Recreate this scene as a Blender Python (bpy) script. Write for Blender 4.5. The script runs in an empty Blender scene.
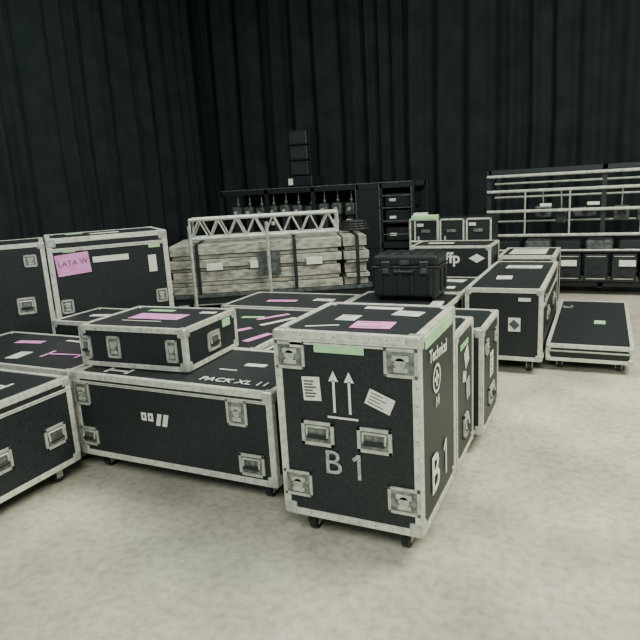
import bpy, bmesh, math, random
from mathutils import Matrix, Vector
random.seed(7)
S=bpy.context.scene
# ------------------------------------------------------------ materials
def mat(name,col,rough=.5,metal=0.,col2=None,scale=20,detail=4,lo=.4,hi=.6,bump=0,spec=.5,stretch=None,emit=None):
    m=bpy.data.materials.new(name);m.use_nodes=True
    nt=m.node_tree;b=nt.nodes['Principled BSDF']
    b.inputs['Base Color'].default_value=(*col,1);b.inputs['Roughness'].default_value=rough
    b.inputs['Metallic'].default_value=metal;b.inputs['Specular IOR Level'].default_value=spec
    tc=nt.nodes.new('ShaderNodeTexCoord');mp=nt.nodes.new('ShaderNodeMapping')
    nt.links.new(tc.outputs['Object'],mp.inputs['Vector'])
    if stretch: mp.inputs['Scale'].default_value=stretch
    n=nt.nodes.new('ShaderNodeTexNoise');n.inputs['Scale'].default_value=scale;n.inputs['Detail'].default_value=detail
    nt.links.new(mp.outputs['Vector'],n.inputs['Vector'])
    if col2:
        r=nt.nodes.new('ShaderNodeValToRGB')
        r.color_ramp.elements[0].position=lo;r.color_ramp.elements[1].position=hi
        r.color_ramp.elements[0].color=(*col,1);r.color_ramp.elements[1].color=(*col2,1)
        nt.links.new(n.outputs['Fac'],r.inputs['Fac']);nt.links.new(r.outputs['Color'],b.inputs['Base Color'])
    if bump:
        bp=nt.nodes.new('ShaderNodeBump');bp.inputs['Strength'].default_value=bump;bp.inputs['Distance'].default_value=.01
        nt.links.new(n.outputs['Fac'],bp.inputs['Height']);nt.links.new(bp.outputs['Normal'],b.inputs['Normal'])
    return m
BLK=mat('case_laminate',(.011,.016,.018),.48,0,(.021,.029,.030),90,8,.38,.66,.12,.35)
ALU=mat('aluminium_extrusion',(.50,.52,.46),.42,.2,(.74,.76,.67),26,8,.32,.60,.05)
STL=mat('zinc_plate',(.40,.43,.38),.35,.4,(.68,.71,.63),25,4,.3,.7)
DSH=mat('latch_dish',(.13,.15,.14),.4,.5,(.28,.31,.29),30,3)
RUB=mat('black_rubber',(.012,.016,.017),.6)
WHT=mat('white_label',(.80,.81,.74),.6,0,(.68,.70,.63),30,3)
PRT=mat('label_print',(.07,.08,.08),.6)
PNK=mat('pink_tape',(.84,.27,.68),.6,0,(.86,.38,.74),12,3)
GRN=mat('green_tape',(.33,.66,.32),.6,0,(.42,.75,.40),12,3)
PNT=mat('white_paint',(.78,.80,.74),.6)
PNG=mat('worn_paint',(.22,.25,.24),.6,0,(.50,.53,.50),70,5,.35,.6)
PLA=mat('moulded_plastic',(.011,.015,.015),.42,0,(.020,.026,.026),80,4,.4,.6,.1)
FRM=mat('black_steel',(.014,.020,.022),.45,.2)
GRY=mat('grey_equipment',(.045,.058,.06),.45,.2,(.11,.13,.125),20,4)
PIP=mat('galvanised_pipe',(.42,.45,.40),.4,.3,(.6,.64,.58),12,4)
PNL=mat('weathered_panel',(.17,.18,.155),.75,0,(.46,.46,.39),9,9,.34,.60,.2,.3,(1,1,3))
PNE=mat('panel_edge',(.38,.38,.32),.7,0,(.20,.21,.18),14,7,.42,.62,0,.3,(1,1,2))
CUR=mat('curtain_velvet',(.013,.019,.021),.95,0,(.020,.029,.031),3,4,.3,.7,0,.1)
SKN=mat('dark_wall',(.02,.03,.032),.9)
# floor
FLR=mat('floor_concrete',(.40,.39,.32),.5,0,(.64,.62,.51),1.6,9,.34,.66,.03,.35)
nt=FLR.node_tree;b=nt.nodes['Principled BSDF'];ramp=[n for n in nt.nodes if n.type=='VALTORGB'][0]
n2=nt.nodes.new('ShaderNodeTexNoise');n2.inputs['Scale'].default_value=22;n2.inputs['Detail'].default_value=10
mp=[n for n in nt.nodes if n.type=='MAPPING'][0];nt.links.new(mp.outputs['Vector'],n2.inputs['Vector'])
r2=nt.nodes.new('ShaderNodeValToRGB');r2.color_ramp.elements[0].position=.3;r2.color_ramp.elements[1].position=.58
r2.color_ramp.elements[0].color=(.72,.72,.70,1);r2.color_ramp.elements[1].color=(1,1,1,1)
nt.links.new(n2.outputs['Fac'],r2.inputs['Fac'])
mx=nt.nodes.new('ShaderNodeMix');mx.data_type='RGBA';mx.blend_type='MULTIPLY';mx.inputs[0].default_value=1
nt.links.new(ramp.outputs['Color'],mx.inputs[6]);nt.links.new(r2.outputs['Color'],mx.inputs[7]);nt.links.new(mx.outputs[2],b.inputs['Base Color'])

# ------------------------------------------------------------ mesh builder
class MB:
    def __init__(s): s.bm=bmesh.new();s.ms=[]
    def mi(s,m):
        if m not in s.ms: s.ms.append(m)
        return s.ms.index(m)
    def _fin(s,verts,m):
        i=s.mi(m)
        for f in {f for v in verts for f in v.link_faces}: f.material_index=i
    def box(s,c,d,m,M=None,bev=0,seg=1):
        X=Matrix.Translation(c)@Matrix.Diagonal((*d,1))
        if M is not None: X=M@X
        r=bmesh.ops.create_cube(s.bm,size=1,matrix=X)
        vs=r['verts']
        if bev:
            es=list({e for v in vs for e in v.link_edges})
            q=bmesh.ops.bevel(s.bm,geom=es,offset=bev,segments=seg,affect='EDGES',profile=.5)
            i=s.mi(m)
            for f in q['faces']: f.material_index=i
            for f in {f for v in q['verts'] for f in v.link_faces}: f.material_index=i
        else: s._fin(vs,m)
    def bb(s,a,b,m,M=None,bev=0,seg=1):
        a=Vector(a);b=Vector(b);s.box((a+b)/2,[abs(q) for q in (b-a)],m,M,bev,seg)
    def cyl(s,p,q,r,m,n=12,M=None,r2=None):
        p=Vector(p);q=Vector(q)
        if M is not None: p=M@p;q=M@q
        d=q-p;X=Matrix.Translation((p+q)/2)@d.to_track_quat('Z','Y').to_matrix().to_4x4()
        k=bmesh.ops.create_cone(s.bm,cap_ends=True,segments=n,radius1=r,radius2=r if r2 is None else r2,depth=d.length,matrix=X)
        s._fin(k['verts'],m)
    def sph(s,c,r,m,M=None):
        X=Matrix.Translation(c)
        if M is not None: X=M@X
        k=bmesh.ops.create_uvsphere(s.bm,u_segments=12,v_segments=8,radius=r,matrix=X);s._fin(k['verts'],m)
    def poly(s,pts,m,M=None,th=.0015):
        a=[s.bm.verts.new((M@Vector((x,y,th))) if M else Vector((x,y,th))) for x,y in pts]
        f=s.bm.faces.new(a);f.material_index=s.mi(m)
    def obj(s,name,parent=None,bevel=0,smooth=False):
        me=bpy.data.meshes.new(name);s.bm.normal_update();s.bm.to_mesh(me);s.bm.free()
        for m in s.ms: me.materials.append(m)
        if smooth:
            for p in me.polygons: p.use_smooth=True
        o=bpy.data.objects.new(name,me);S.collection.objects.link(o)
        if parent: o.parent=parent
        if bevel:
            bv=o.modifiers.new('Bevel','BEVEL');bv.width=bevel;bv.segments=2;bv.limit_method='ANGLE'
        return o
def empty(name,loc=(0,0,0),rz=0):
    o=bpy.data.objects.new(name,None);S.collection.objects.link(o);o.location=loc;o.rotation_euler=(0,0,rz);o.empty_display_size=.1;return o
def text(s,name,parent,M,size,m,bold=0,sx=1,align='CENTER'):
    cu=bpy.data.curves.new(name,'FONT');cu.body=s;cu.size=size;cu.align_x=align;cu.align_y='CENTER';cu.extrude=.0006;cu.offset=bold
    cu.resolution_u=3
    o=bpy.data.objects.new(name+'_c',cu);S.collection.objects.link(o)
    bpy.context.view_layer.update()
    me=bpy.data.meshes.new_from_object(o.evaluated_get(bpy.context.evaluated_depsgraph_get()))
    bpy.data.objects.remove(o);me.materials.clear();me.materials.append(m)
    me.transform(M@Matrix.Diagonal((sx,1,1,1)))
    t=bpy.data.objects.new(name,me);S.collection.objects.link(t);t.parent=parent;return t

# ------------------------------------------------------------ flight case
class Case:
    def __init__(s,x,y,sx,sy,h,z0=.12,base=0,rz=0,name='flight_case',trim=.03,casters=True,corner=.06,rivets=False):
        s.e=empty(name,(x,y,base),math.radians(rz));s.sx,s.sy,s.h,s.z0=sx,sy,h,z0
        b=s.b=MB();t=trim;g=.004
        b.bb((g,g,z0+g),(sx-g,sy-g,h-g),BLK)
        for yy in (0,sy-t):
            for zz in (z0,h-t): b.bb((t*.6,yy,zz),(sx-t*.6,yy+t,zz+t),ALU)
        for xx in (0,sx-t):
            for zz in (z0,h-t): b.bb((xx,t*.6,zz),(xx+t,sy-t*.6,zz+t),ALU)
            for yy in (0,sy-t): b.bb((xx,yy,z0+t*.6),(xx+t,yy+t,h-t*.6),ALU)
        c=corner
        if c:
            for xx in (-.003,sx-c+.003):
                for yy in (-.003,sy-c+.003):
                    for zz in (z0-.003,h-c+.003):
                        b.bb((xx,yy,zz),(xx+c,yy+c,zz+c),STL,None,.012,2)
        if rivets:
            for f in ('F','R','T'):
                o,u,v,n,U,V=s.fr(f)
                lo=z0 if f!='T' else 0
                k=int((U)/.09)
                for i in range(k+1):
                    a=.06+(U-.12)*i/k
                    for vv in (lo+t/2,V-t/2): b.cyl(*[o+u*a+v*vv+n*q for q in (-.001,.0015)],.0035,DSH,6)
                k=int((V-lo)/.09)
                for i in range(k+1):
                    a=lo+.06+(V-lo-.12)*i/k
                    for uu in (t/2,U-t/2): b.cyl(*[o+u*uu+v*a+n*q for q in (-.001,.0015)],.0035,DSH,6)
        if casters and z0>=.08:
            r=z0*.40
            for xx in (.11,sx-.11):
                for yy in (.11,sy-.11):
                    b.box((xx,yy,z0-.004),(.1,.09,.01),STL)
                    b.cyl((xx-.018,yy+.01,r),(xx+.018,yy+.01,r),r,RUB,20)
                    b.cyl((xx-.024,yy+.01,r),(xx+.024,yy+.01,r),r*.35,STL,10)
                    for q in (-.024,.024): b.box((xx+q,yy+.005,z0*.62),(.004,.045,z0*.72),STL)
                    b.cyl((xx,yy,z0*.86),(xx,yy,z0),.026,STL,12)
    def fr(s,f):
        if f=='F': return Vector((0,0,0)),Vector((1,0,0)),Vector((0,0,1)),Vector((0,-1,0)),s.sx,s.h
        if f=='R': return Vector((s.sx,0,0)),Vector((0,1,0)),Vector((0,0,1)),Vector((1,0,0)),s.sy,s.h
        if f=='T': return Vector((0,0,s.h)),Vector((1,0,0)),Vector((0,1,0)),Vector((0,0,1)),s.sx,s.sy
        if f=='L': return Vector((0,s.sy,0)),Vector((0,-1,0)),Vector((0,0,1)),Vector((-1,0,0)),s.sy,s.h
    def M(s,f,a,b,rot=0,lift=0):
        o,u,v,n,_,_=s.fr(f)
        c=o+u*a+v*b+n*lift
        return Matrix(((u.x,v.x,n.x,c.x),(u.y,v.y,n.y,c.y),(u.z,v.z,n.z,c.z),(0,0,0,1)))@Matrix.Rotation(math.radians(rot),4,'Z')
    def patch(s,f,a,b,w,h,m,rot=0,lines=0,th=.0015,lift=-.001):
        M=s.M(f,a,b,rot,lift);s.b.box((0,0,th),(w,h,th*2),m,M)
        for i in range(lines):
            y=h*(.32-.64*i/max(1,lines-1));l=w*random.uniform(.45,.8)
            s.b.box((-(w*.8-l)/2,y,th*2),(l,h*.07,.001),PRT,M)
    def latch(s,f,a,b,w=.1,h=.12,rot=0):
        M=s.M(f,a,b,rot);B=s.b
        t=.014
        for sg in (-1,1):
            B.box((sg*(w/2-t/2),0,.003),(t,h,.008),STL,M);B.box((0,sg*(h/2-t/2),.003),(w,t,.008),STL,M)
        B.box((0,0,0),(w-.01,h-.01,.006),DSH,M)
        B.box((0,h*.16,.006),(w*.5,h*.2,.010),STL,M,.003)
        B.cyl((0,0,0),(0,0,.011),w*.17,STL,14,M);B.box((0,0,.013),(w*.34,.006,.008),STL,M)
        B.box((0,-h*.24,.006),(w*.42,h*.16,.010),STL,M,.003)
        for sx in (-1,1):
            for sy in (-1,1): B.cyl((sx*(w/2-.007),sy*(h/2-.007),.005),(sx*(w/2-.007),sy*(h/2-.007),.009),.004,DSH,6,M)
    def handle(s,f,a,b,w=.16,h=.12,rot=0):
        M=s.M(f,a,b,rot);B=s.b;t=.016
        for sg in (-1,1):
            B.box((sg*(w/2-t/2),0,.003),(t,h,.009),STL,M);B.box((0,sg*(h/2-t/2),.003),(w,t,.009),STL,M)
        B.box((0,0,.001),(w-.02,h-.02,.004),DSH,M)
        B.cyl((-w*.3,-h*.1,.014),(w*.3,-h*.1,.014),.010,RUB,10,M)
        for sg in (-1,1): B.cyl((sg*w*.33,h*.28,.008),(sg*w*.31,-h*.1,.014),.006,STL,8,M)
        B.cyl((-w*.33,h*.28,.008),(w*.33,h*.28,.008),.006,STL,8,M)
    def band(s,f,z,w=.03,m=None):
        o,u,v,n,U,_=s.fr(f);M=s.M(f,U/2,z);s.b.box((0,0,0),(U-.02,w,.008),m or ALU,M)
        s.b.box((0,0,.004),(U-.02,.003,.002),PRT,M)
    def txt(s,st,f,a,b,size,m,rot=0,bold=0,sx=1):
        text(st,'lettering',s.e,s.M(f,a,b,rot,.003),size,m,bold,sx)
    def one(s,f,a,b,h,m,rot=0):
        M=s.M(f,a,b,rot,.001);w=h*.13
        s.b.poly([(-w/2,-h/2),(w/2,-h/2),(w/2,h/2),(-w/2,h/2),(-w*2.1,h*.30),(-w*1.5,h*.20),(-w/2,h*.31)],m,M)
    def done(s): s.b.obj('body',s.e,.002);return s.e
def H_mark(c,f,a,b,l,w,m,rot=0):
    M=c.M(f,a,b,rot)
    c.b.box((0,0,.001),(l,.022,.002),m,M)
    for q in (-1,1): c.b.box((q*l/2,0,.001),(.022,w,.002),m,M)

# ---- tall front case "B 1"
c=Case(-1.365,2.33,.70,.66,1.06,z0=.13,rivets=True,trim=.036,corner=.07)
for a in (.085,.615): c.latch('F',a,.945,.15,.13)
for a in (.085,.615): c.latch('F',a,.30,.15,.13)
c.handle('F',.205,.572,.165,.12);c.handle('F',.485,.572,.165,.12)
c.band('F',1.012,.022)
M=c.M('F',.335,.775)
for dx in (-.038,.038):
    c.b.poly([(dx-.006,-.09),(dx+.006,-.09),(dx+.006,.065),(dx-.006,.065)],PNT,M)
    c.b.poly([(dx-.024,.06),(dx+.024,.06),(dx,.11)],PNT,M)
c.b.poly([(-.075,-.118),(.075,-.118),(.075,-.108),(-.075,-.108)],PNT,M)
c.patch('F',.185,.79,.09,.115,WHT,3,6)
c.patch('F',.515,.76,.125,.075,WHT,-22,4)
c.patch('F',.12,1.0,.06,.03,WHT,0,2,.004);c.patch('F',.33,.985,.24,.035,GRN,0,0,.002,.0)
c.txt('B','F',.275,.43,.17,PNG);c.one('F',.405,.43,.125,PNG)
c.patch('T',.26,.30,.10,.11,WHT,0,3);c.patch('T',.43,.18,.19,.13,PNK,4,2);c.patch('T',.52,.44,.14,.10,WHT,-6,3);c.patch('T',.36,.54,.2,.05,WHT,0);c.patch('T',.2,.12,.16,.012,PNT,20)
c.patch('R',.33,1.015,.50,.055,GRN,0,0,.0025)
c.txt('B','R',.22,.34,.27,PNT,0,.003);c.one('R',.43,.34,.19,PNT)
c.txt('Technical','R',.30,.92,.085,PNT,-4,.001)
Mc=c.M('R',.27,.80)
ring=[(math.cos(i*math.pi/12)*.07,math.sin(i*math.pi/12)*.07) for i in range(24)]
for i in range(24):
    p,q=ring[i],ring[(i+1)%24];c.b.poly([p,q,(q[0]*.8,q[1]*.8),(p[0]*.8,p[1]*.8)],PNT,Mc)
c.b.box((0,0,.001),(.075,.02,.002),PNT,Mc);c.b.box((0,-.0,.001),(.02,.075,.002),PNT,Mc)
c.txt('14','R',.27,.685,.07,PNT,0,.001)
c.done()
# ---- long low case with stand-in mark
c=Case(-2.94,2.53,1.42,.74,.66,z0=.12,rivets=True,trim=.036,corner=.065)
for a in (.07,1.20): c.latch('F',a,.53,.13,.15)
c.handle('F',.09,.25,.14,.12);c.handle('F',1.27,.235,.16,.13)
c.band('F',.603,.016)
Mm=c.M('F',.63,.42)
for dx in (-.085,-.035):
    c.b.box((dx,.012,.001),(.038,.05,.002),PNT,Mm);c.b.box((dx,.012,.002),(.012,.02,.002),PRT,Mm)
c.b.poly([(0,-.035),(.03,-.035),(.05,.04),(.02,.04)],PNT,Mm);c.b.poly([(.045,-.035),(.08,-.035),(.10,.04),(.065,.04)],PNT,Mm)
c.txt('PACK XL 11','T',1.12,.115,.085,PNT,0,.0006)
c.patch('T',.96,.30,.12,.012,PNT,0)
c.patch('T',1.08,.42,.14,.05,WHT,3);c.patch('T',1.22,.62,.16,.03,PNK,25)
H_mark(c,'T',.3,.10,.16,.08,PNT)
c.done()
# ---- front-left case, side on
c=Case(-4.3,1.0,1.42,1.46,.66,z0=.12,rivets=True,trim=.034)
for a in (.55,.93,1.30): c.handle('R',a,.34,.15,.13)
c.band('R',.585,.02)
H_mark(c,'T',1.1,1.2,.2,.1,PNT);c.done()
# ---- left case with H tape
c=Case(-4.4,2.53,1.43,.74,.66,z0=.12)
H_mark(c,'T',1.08,.30,.28,.15,PNK,8);c.patch('T',.5,.5,.24,.07,PNK,10);c.patch('T',.75,.2,.1,.16,WHT,10);c.patch('T',.85,.6,.16,.03,WHT,-5)
c.handle('F',1.2,.3);c.done()
# ---- small case on top
c=Case(-2.975,2.665,.80,.60,.26,z0=.0,base=.664,rz=3,trim=.030,casters=False,rivets=True)
c.latch('F',.27,.13,.10,.14);c.latch('F',.70,.125,.08,.14)
c.handle('F',.055,.12,.075,.15);c.handle('R',.30,.12,.14,.12)
c.patch('T',.40,.30,.38,.15,PNK,0);c.patch('T',.30,.47,.20,.05,GRN,0);c.patch('T',.36,.17,.3,.01,WHT,0);c.patch('T',.68,.45,.11,.05,WHT,0,2)
c.patch('R',.46,.2,.09,.05,GRN,0,0,.003)
c.done()
# ---- cases behind small one
c=Case(-3.98,3.31,.84,.52,.76,z0=.12,rz=0);c.patch('T',.3,.25,.2,.07,WHT,12);c.patch('T',.6,.35,.14,.05,GRN);c.done()
c=Case(-3.10,3.32,1.00,1.25,.64,z0=.12)
for i,(a,b_,w,h_,m_,r_) in enumerate([(.55,.4,.36,.06,PNK,60),(.75,.8,.34,.05,WHT,62),(.45,.9,.2,.06,GRN,10),(.85,.3,.26,.06,PNK,75),(.3,.6,.16,.10,WHT,5),(.62,.95,.3,.05,PNK,55)]): c.patch('T',a,b_,w,h_,m_,r_)
c.done()
c=Case(-2.07,3.32,.70,1.25,.62,z0=.12);c.patch('T',.2,.5,.12,.3,WHT,0,3);c.patch('T',.25,.9,.2,.06,PNK,40);c.patch('T',.2,.25,.2,.05,GRN,5);c.done()
c=Case(-3.25,4.62,1.15,.72,.64,z0=.12);c.patch('T',.5,.3,.3,.08,PNK,8);c.patch('T',.9,.4,.2,.1,WHT,0,3);c.done()
# ---- row right behind B1
c=Case(-1.33,3.04,.66,.46,.89,z0=.12,trim=.028)
c.patch('R',.26,.70,.10,.10,WHT,20,2);c.patch('R',.2,.60,.08,.06,WHT,-15,2);c.patch('R',.3,.5,.09,.12,PNG,10);c.patch('R',.2,.79,.2,.03,GRN);c.handle('R',.23,.3,.12,.14);c.done()
c=Case(-1.30,3.55,.68,.58,.80,z0=.12,trim=.028)
c.latch('R',.12,.66,.1,.1);c.latch('R',.46,.66,.1,.1);c.patch('R',.3,.5,.12,.16,WHT,0,4);c.handle('R',.3,.3,.2,.12);c.patch('T',.3,.3,.3,.05,WHT,0);c.done()
# ---- case carrying the moulded case
c=Case(-2.05,4.63,.92,.78,.66,z0=.12);c.patch('T',.8,.3,.1,.2,WHT,5,3);c.done()
c=Case(-2.0,5.45,.86,.9,.66,z0=.12)
c.patch('T',.62,.25,.22,.12,WHT,5,3);c.patch('T',.25,.6,.25,.10,GRN,0);c.patch('T',.65,.65,.2,.15,WHT,-6,3);c.done()
# ---- right long case
c=Case(-1.07,5.20,.65,1.74,.75,z0=.12,trim=.036)
c.patch('F',.42,.44,.10,.12,WHT,0);c.patch('F',.42,.44,.06,.07,PRT,45,0,.0025)
c.patch('F',.14,.52,.12,.05,WHT,-8,2);c.patch('F',.5,.66,.1,.03,WHT,0)
c.handle('R',.5,.45,.18,.12);c.handle('R',1.2,.45,.18,.12);c.latch('R',.2,.62,.1,.1);c.latch('R',1.5,.62,.1,.1);c.band('R',.60,.02)
c.patch('T',.35,1.3,.35,.2,WHT,0,3);c.patch('T',.25,.6,.14,.2,WHT,5,2);c.done()
c=Case(-1.07,7.02,.62,.8,.80,z0=.13,trim=.04);c.patch('T',.3,.4,.4,.5,WHT,0,3);c.patch('F',.3,.7,.3,.06,WHT);c.done()
# ---- low wide case / dolly
c=Case(-.405,5.38,.69,1.97,.24,z0=.09,trim=.032,corner=.05,name='low_flight_case')
c.band('F',.18,.012);c.patch('T',.42,.9,.1,.14,GRN,0);c.handle('T',.1,1.6,.1,.1);c.done()
# ---- left tall cases (turned)
c=Case(-4.20,3.56,1.0,.75,1.385,z0=.12,rz=50,trim=.042,corner=.08)
c.patch('F',.19,1.16,.27,.18,PNK,4);c.txt('LATA W','F',.19,1.17,.065,PRT,4)
c.patch('F',.17,1.28,.10,.04,GRN,0);c.patch('F',.5,1.18,.3,.05,WHT,0,0);c.patch('F',.85,1.10,.07,.15,WHT,0);c.patch('F',.88,1.26,.10,.04,GRN,0)
c.patch('F',.5,1.365,.3,.03,WHT,0,0,.003);c.patch('T',.5,.3,.25,.1,WHT,3);c.patch('T',.25,.5,.15,.1,GRN,3)
c.latch('F',.1,.8);c.latch('F',.90,.8);c.band('F',1.285,.03);c.done()
c=Case(-4.80,2.845,.92,.75,1.365,z0=.12,rz=50,trim=.035)
c.latch('F',.8,1.22,.1,.1);c.handle('F',.72,.85,.14,.14);c.patch('F',.35,1.2,.2,.1,WHT,0,2);c.done()

# ---- moulded plastic equipment case
e=empty('moulded_equipment_case',(-1.85,4.98,.663),math.radians(2))
b=MB();W,Dp,Hh=.60,.42,.40
b.bb((.01,.01,.03),(W-.01,Dp-.01,.29),PLA,None,.02,2)
b.bb((0,0,.285),(W,Dp,.305),PLA,None,.004);b.bb((.008,.008,.30),(W-.008,Dp-.008,Hh),PLA,None,.025,2)
for x in (.08,.25,.36,.52): b.bb((x-.018,-.006,.05),(x+.018,.02,.28),PLA,None,.006)
for x in (.13,.47):
    b.bb((x-.04,-.022,.23),(x+.04,.012,.35),PLA,None,.008);b.bb((x-.025,-.026,.25),(x+.025,-.018,.29),GRY)
b.cyl((.22,-.045,.26),(.38,-.045,.26),.014,PLA,10)
for x in (.22,.38): b.cyl((x,-.045,.26),(x,.01,.28),.012,PLA,8)
for x in (.08,.19,.30,.41,.52): b.bb((x-.03,.05,Hh-.004),(x+.03,Dp-.05,Hh+.01),PLA,None,.004)
for x in (.05,W-.05):
    for y in (.06,Dp-.06): b.cyl((x-.02,y,.03),(x+.02,y,.03),.03,RUB,14)
b.bb((.26,-.012,.32),(.34,.0,.36),GRY)
for y in (.13,.30): b.bb((W-.01,y-.02,.08),(W+.008,y+.02,.27),PLA,None,.006)
b.obj('body',e,.002)

# ---- rack case stack mid right
e=empty('rack_case_stack',(-2.36,8.0,0));b=MB()
b.bb((0,0,.1),(1.08,.6,.50),BLK)
for r_,(z0,z1) in enumerate([(.50,.84),(.86,1.17)]):
    for k in range(3):
        x0=.03+k*.35;b.bb((x0,0,z0),(x0+.33,.55,z1),BLK)
        for q in (z0,z1-.022): b.bb((x0,-.008,q),(x0+.33,.01,q+.022),ALU)
        for q in (x0,x0+.308): b.bb((q,-.008,z0),(q+.022,.01,z1),ALU)
        b.bb((x0+.1,-.012,z0+.13),(x0+.22,0,z0+.17),DSH)
        if (k+r_)%2: b.bb((x0+.04,-.01,z1-.1),(x0+.13,0,z1-.06),WHT)
for q in (.1,.475): b.bb((0,-.01,q),(1.08,.01,q+.025),ALU)
for q in (0,1.055): b.bb((q,-.01,.1),(q+.025,.01,.5),ALU)
for x in (.12,.96):
    for y in (.12,.48): b.cyl((x-.02,y,.05),(x+.02,y,.05),.05,RUB,14);b.bb((x-.03,y-.03,.05),(x+.03,y+.03,.1),STL)
b.obj('body',e,.002)
# case with "ffp" lettering
c=Case(-2.02,6.72,.92,.6,.95,z0=.12,trim=.028)
c.txt('ffp','F',.50,.81,.17,PNT,0,.004);M=c.M('F',.77,.81)
c.b.poly([(-.09,0),(0,-.05),(.09,0),(0,.05)],PNT,M)
c.patch('T',.3,.3,.3,.1,WHT);c.done()
# trolley behind moulded case
e=empty('hand_trolley',(-2.24,7.50,0));b=MB()
for x in (0,.36):
    b.cyl((x,0,.1),(x,0,1.20),.014,PIP,10);b.cyl((x,.38,.1),(x,.38,.95),.014,PIP,10);b.cyl((x,0,.6),(x,.38,.6),.012,PIP,8)
for z in (.3,.6,.92,1.20): b.cyl((0,0,z),(.36,0,z),.014,PIP,10)
b.bb((-.02,-.03,.12),(.38,.40,.16),FRM);b.bb((0,.02,.16),(.36,.36,.75),GRY,None,.01)
b.bb((.02,-.02,1.19),(.34,.16,1.25),GRN,None,.01);b.bb((.04,.02,1.25),(.20,.14,1.28),WHT)
for x in (.03,.33):
    for y in (.03,.35): b.cyl((x-.015,y,.05),(x+.015,y,.05),.05,RUB,14);b.bb((x-.02,y-.02,.05),(x+.02,y+.02,.12),STL)
b.obj('frame',e)

# ---- panel stack on cart + truss
e=empty('panel_stack_cart',(-4.50,5.42,0),math.radians(28));b=MB();L=2.34;Dd=1.1
b.bb((0,0,.42),(L,Dd,.50),FRM);b.bb((0,0,.15),(L,Dd,.20),FRM)
for x in (.05,L/2,L-.05):
    for y in (.05,Dd-.05): b.bb((x-.025,y-.025,.1),(x+.025,y+.025,.5),FRM)
for x in (.15,L-.15):
    for y in (.15,Dd-.15): b.cyl((x-.025,y,.07),(x+.025,y,.07),.07,RUB,16);b.bb((x-.03,y-.04,.07),(x+.03,y+.04,.16),STL)
b.bb((-.02,-.02,.50),(L+.02,Dd,.535),GRY)
z=.54
for i,(t,o1,o2,m_) in enumerate([(.09,.02,0,PNL),(.05,.0,.02,PNE),(.12,.03,.01,PNL),(.04,.01,.03,PNE),(.10,.0,.0,PNL),(.05,.04,.02,PNE),(.12,.02,.0,PNL)]):
    b.bb((.02+o1,.02+o2,z),(L*.86-o2*2,Dd-.04,z+t-.008),m_,None,.004)
    b.bb((L*.87+o2,.0+o1*2,z),(L-.01-o1,Dd-.1,z+t-.008),PNL if i%2 else PNE,None,.004);z+=t
for x in (.33,1.45,L*.93): b.bb((x,-.004,.54),(x+.04,.03,z+.004),FRM);b.bb((x,0,z-.003),(x+.04,Dd-.05,z+.006),FRM)
for x in (.45,.95,1.6): b.bb((x,-.001,z-.3),(x+.18,.03,z-.22),WHT)
b.bb((1.04,-.002,.72),(1.30,.03,.98),GRY)
for x in (.30,1.17):
    b.cyl((x,-.05,.2),(x,-.05,z+.22),.020,PIP,10)
    b.cyl((x,-.05,.45),(x,.06,.45),.012,PIP,8)
b.obj('stack',e)
# truss
e=empty('lighting_truss',(-4.34,5.70,1.135),math.radians(28));b=MB();L=1.72;hh=.22
for y in (0,.24):
    for zz in (0,hh): b.cyl((0,y,zz+.03),(L,y,zz+.03),.020,PIP,10)
n=8
for i in range(n):
    x0=L*i/n;x1=L*(i+1)/n;xm=(x0+x1)/2
    for y in (0,.24): b.cyl((x0,y,.03),(xm,y,hh+.03),.010,PIP,8);b.cyl((xm,y,hh+.03),(x1,y,.03),.010,PIP,8)
    b.cyl((x0,0,hh+.03),(xm,.24,hh+.03),.009,PIP,8);b.cyl((xm,.24,hh+.03),(x1,0,hh+.03),.009,PIP,8)
    b.cyl((x0,0,.03),(x1,.24,.03),.009,PIP,8)
for x in (0,L):
    for y in (0,.24): b.cyl((x,y,.03),(x,y,hh+.03),.014,PIP,8)
    for zz in (0,hh): b.cyl((x,0,zz+.03),(x,.24,zz+.03),.014,PIP,8)
b.obj('truss_frame',e,0)
e=empty('cable_coil',(-2.80,7.0,1.125),.3);b=MB()
for k in range(4):
    for i in range(16):
        a0=i*math.pi/8;a1=(i+1)*math.pi/8;r=.17-.012*k
        b.cyl((math.cos(a0)*r,math.sin(a0)*r*.8,.02+.03*k),(math.cos(a1)*r,math.sin(a1)*r*.8,.02+.03*k),.017,RUB,8)
b.obj('coil',e)

# ---- back equipment rack with chain hoists
e=empty('hoist_storage_rack',(-5.95,8.78,0));b=MB();L=3.38
for x in (0,.9,1.75,2.50,2.88,L):
    for y in (0,.8): b.bb((x-.03,y-.03,.0),(x+.03,y+.03,1.68),FRM)
for z_ in (.15,.7,1.60):
    for y in (0,.8): b.bb((0,y-.03,z_),(L,y+.03,z_+.09),FRM)
    b.bb((0,0,z_),(L,.8,z_+.015),FRM)
b.bb((0,-.034,1.675),(L,-.02,1.69),GRY)
for x in (2.48,2.86,L-.02): b.bb((x,-.036,.2),(x+.014,-.028,1.66),GRY)
for z_ in (.9,1.1,1.3,1.48): b.bb((2.88,-.03,z_),(L,-.02,z_+.015),GRY)
b.bb((0,.78,.1),(L,.80,1.6),FRM);b.bb((2.5,-.02,.2),(2.88,-.01,1.62),FRM)
b.obj('frame',e)
b=MB();x=.12
while x<2.3:
    w=.17;zz=1.20+random.uniform(-.02,.02)
    b.bb((x,.1,zz),(x+w,.42,zz+.2),GRY,None,.03,2);b.cyl((x+w/2,.08,zz+.1),(x+w/2,.1,zz+.1),.03,PIP,14)
    b.cyl((x+w/2,.2,zz+.2),(x+w/2,.2,1.60),.008,STL,6);b.sph((x+w/2,.2,zz+.24),.03,STL)
    b.bb((x+.02,.12,zz-.3),(x+w-.02,.36,zz),RUB,None,.02)
    if random.random()<.6: b.bb((x+.03,.09,zz-.12),(x+w-.05,.12,zz-.06),WHT if random.random()<.7 else GRN)
    x+=.235
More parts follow.
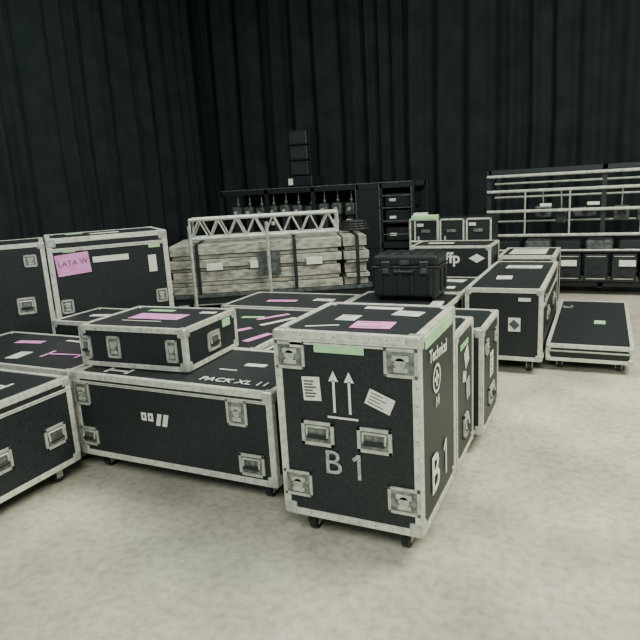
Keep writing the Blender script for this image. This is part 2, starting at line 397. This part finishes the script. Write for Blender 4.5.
for k in range(6):
    b.bb((.1+.38*k,.05,.80),(.1+.38*k+.3,.6,.80+.18),GRY,None,.01)
for k in range(3):
    b.bb((2.93,.05,.80+.26*k),(3.32,.7,.80+.26*k+.2),FRM,None,.01);b.bb((3.0,.04,.88+.26*k),(3.1,.05,.92+.26*k),WHT)
b.obj('hoists',e)
e=empty('speaker_cabinet',(-4.72,8.92,1.694));b=MB()
b.bb((0,0,0),(.44,.5,.16),FRM,None,.015)
for k in range(3):
    b.bb((.06,0,.17+.24*k),(.38,.4,.17+.24*k+.23),FRM,None,.015);b.bb((.09,-.006,.20+.24*k),(.35,.004,.37+.24*k),RUB)
b.bb((.02,-.012,.03),(.10,-.004,.13),WHT);b.bb((.048,.1,.16),(.06,.3,.86),FRM);b.bb((.38,.1,.16),(.392,.3,.86),FRM)
b.obj('cabinets',e)

# ---- right pipe / fixture cart
e=empty('lighting_pipe_cart',(-1.50,9.0,0));b=MB();L=3.0
for x in (0,1.5,L):
    for y in (0,.9): b.bb((x-.03,y-.03,.1),(x+.03,y+.03,1.76),FRM)
for y in (0,.9):
    b.bb((0,y-.03,1.70),(L,y+.03,1.76),FRM);b.bb((0,y-.03,.12),(L,y+.03,.18),FRM)
for x in (0,L):
    for z_ in (.12,.9,1.70): b.bb((x-.03,0,z_),(x+.03,.9,z_+.06),FRM)
for z_ in (1.67,1.46,1.18,.84,.62): b.cyl((-.02,-.05,z_),(L,-.05,z_),.022,PIP,10)
for z_ in (1.56,1.36,1.0): b.cyl((0,.5,z_),(L,.5,z_),.016,PIP,10)
for x in (.1,L-.1):
    for y in (.1,.8): b.cyl((x-.025,y,.055),(x+.025,y,.055),.055,RUB,14);b.bb((x-.03,y-.03,.05),(x+.03,y+.03,.13),STL)
for x in (.5,1.08,1.95,2.5): b.cyl((x,-.05,.84),(x,-.05,1.46),.012,PIP,8)
b.obj('frame',e)
b=MB()
for x,zz,w,h_ in [(.62,1.16,.22,.16),(.9,1.10,.14,.20),(1.12,1.14,.30,.12),(1.62,1.12,.2,.18),(1.9,1.08,.3,.14),(2.3,1.14,.2,.16),(2.6,1.1,.25,.2)]:
    b.bb((x,.02,zz-h_/2),(x+w,.3,zz+h_/2),GRY,None,.025,2);b.cyl((x+w/2,.0,zz),(x+w/2,.03,zz),h_*.32,RUB,14)
    b.cyl((x+w/2,.1,zz+h_/2),(x+w/2,-.05,1.46 if h_>.15 else 1.18),.01,PIP,6)
for x in (.7,1.3,2.1): b.bb((x,-.08,1.24),(x+.15,-.06,1.28),WHT)
for k in range(6):
    x=.95+k*.34;b.bb((x,-.12,.20),(x+.3,.5,.58),FRM,None,.01);b.bb((x+.03,-.13,.545),(x+.27,-.12,.555),PIP);b.bb((x+.03,-.13,.24),(x+.27,-.12,.25),PIP)
    b.cyl((x+.15,-.14,.34),(x+.15,-.12,.34),.05,FRM,12)
for x in (1.0,1.72): b.bb((x,-.15,.42),(x+.2,-.13,.50),WHT)
b.bb((.06,-.1,.2),(.9,.5,.5),BLK,None,.01)
for q in (.2,.475): b.bb((.06,-.11,q),(.9,-.09,q+.025),ALU)
b.bb((.1,-.1,.60),(2.9,.6,.62),FRM)
for k in range(7): b.bb((.1+.4*k,-.04,.63),(.1+.4*k+.34,.4,.76),GRY if k%2 else FRM,None,.02)
b.obj('fixtures',e)

# ------------------------------------------------------------ room
def quad(name,p,m):
    me=bpy.data.meshes.new(name);me.from_pydata(p,[],[(0,1,2,3)]);me.materials.append(m);o=bpy.data.objects.new(name,me);S.collection.objects.link(o);return o
X0,X1,Y0,Y1,ZC=-8.2,6,-4,11.6,6.3
quad('floor',[(X0,Y0,0),(X1,Y0,0),(X1,Y1,0),(X0,Y1,0)],FLR)
quad('ceiling',[(X0,Y0,ZC),(X0,Y1,ZC),(X1,Y1,ZC),(X1,Y0,ZC)],SKN)
quad('wall_back',[(X0,Y1,0),(X1,Y1,0),(X1,Y1,ZC),(X0,Y1,ZC)],SKN)
quad('wall_left',[(X0,Y0,0),(X0,Y1,0),(X0,Y1,ZC),(X0,Y0,ZC)],SKN)
quad('wall_right',[(X1,Y0,0),(X1,Y0,ZC),(X1,Y1,ZC),(X1,Y1,0)],SKN)
def curtain(name,p,q,h=6.1,seed=0):
    rnd=random.Random(seed);p=Vector((*p,0));q=Vector((*q,0));d=q-p;L=d.length;d.normalize();n=Vector((-d.y,d.x,0))
    N=int(L/.03);vals=[];ph0=0;per=.4;am=.085
    for i in range(N+1):
        ph0+=.03/per*2*math.pi
        if rnd.random()<.06: per=rnd.uniform(.24,.7);
        am+=(rnd.uniform(.04,.11)-am)*.05
        vals.append((math.sin(ph0)+.3*math.sin(ph0*2.3+1))*am)
    V=[];F=[];rows=[0,.8,2.5,h]
    for k,z in enumerate(rows):
        for i in range(N+1):
            sway=.03*math.sin(i*.05+z)
            V.append(p+d*(i*L/N+sway)+n*vals[i]*(1.25-.12*z)+Vector((0,0,z+.02)))
    for k in range(len(rows)-1):
        for i in range(N):
            a=k*(N+1)+i;F.append((a,a+1,a+N+2,a+N+1))
    me=bpy.data.meshes.new(name);me.from_pydata(V,[],F);me.materials.append(CUR)
    for f in me.polygons:f.use_smooth=True
    o=bpy.data.objects.new(name,me);S.collection.objects.link(o);return o
curtain('stage_curtain',(-7.7,11.1),(5.8,11.1),seed=3)
curtain('stage_curtain',(-7.7,-1),(-7.7,10.8),seed=5)

# ------------------------------------------------------------ light
def area(name,loc,tgt,size,power,col):
    l=bpy.data.lights.new(name,'AREA');l.shape='RECTANGLE';l.size=size[0];l.size_y=size[1];l.energy=power;l.color=col
    o=bpy.data.objects.new(name,l);S.collection.objects.link(o);o.location=loc
    o.rotation_euler=(Vector(tgt)-Vector(loc)).to_track_quat('-Z','Y').to_euler();return o
area('added_front_fill',(2.4,4.8,6.0),(1.0,5.4,0),(2.5,4),850,(1,.97,.82))
area('added_front_fill',(-3.5,5.0,6.1),(-3.5,5.2,0),(3,3),220,(.97,1,.93))
area('added_front_fill',(0.4,-1.5,4.6),(-1.6,3.5,.8),(3,2),290,(.99,1,.90))  # added front fill to brighten the aluminium trims, not a fixture of the hall
w=bpy.data.worlds.new('World');S.world=w;w.use_nodes=True
w.node_tree.nodes['Background'].inputs[0].default_value=(.6,.85,.9,1);w.node_tree.nodes['Background'].inputs[1].default_value=.35

# ------------------------------------------------------------ camera
f_,pit,rol,yaw=597.4,.222,-.057,.447
fw=Vector((-math.sin(yaw)*math.cos(pit),math.cos(yaw)*math.cos(pit),-math.sin(pit)))
rt=Vector((math.cos(yaw),math.sin(yaw),0));up=rt.cross(fw)
r=rt*math.cos(rol)+up*math.sin(rol);u=-rt*math.sin(rol)+up*math.cos(rol)
cd=bpy.data.cameras.new('Camera');cd.sensor_width=36;cd.lens=f_/640*36
co=bpy.data.objects.new('Camera',cd);S.collection.objects.link(co)
co.matrix_world=Matrix(((r.x,u.x,-fw.x,0),(r.y,u.y,-fw.y,0),(r.z,u.z,-fw.z,1.7),(0,0,0,1)))
S.camera=co
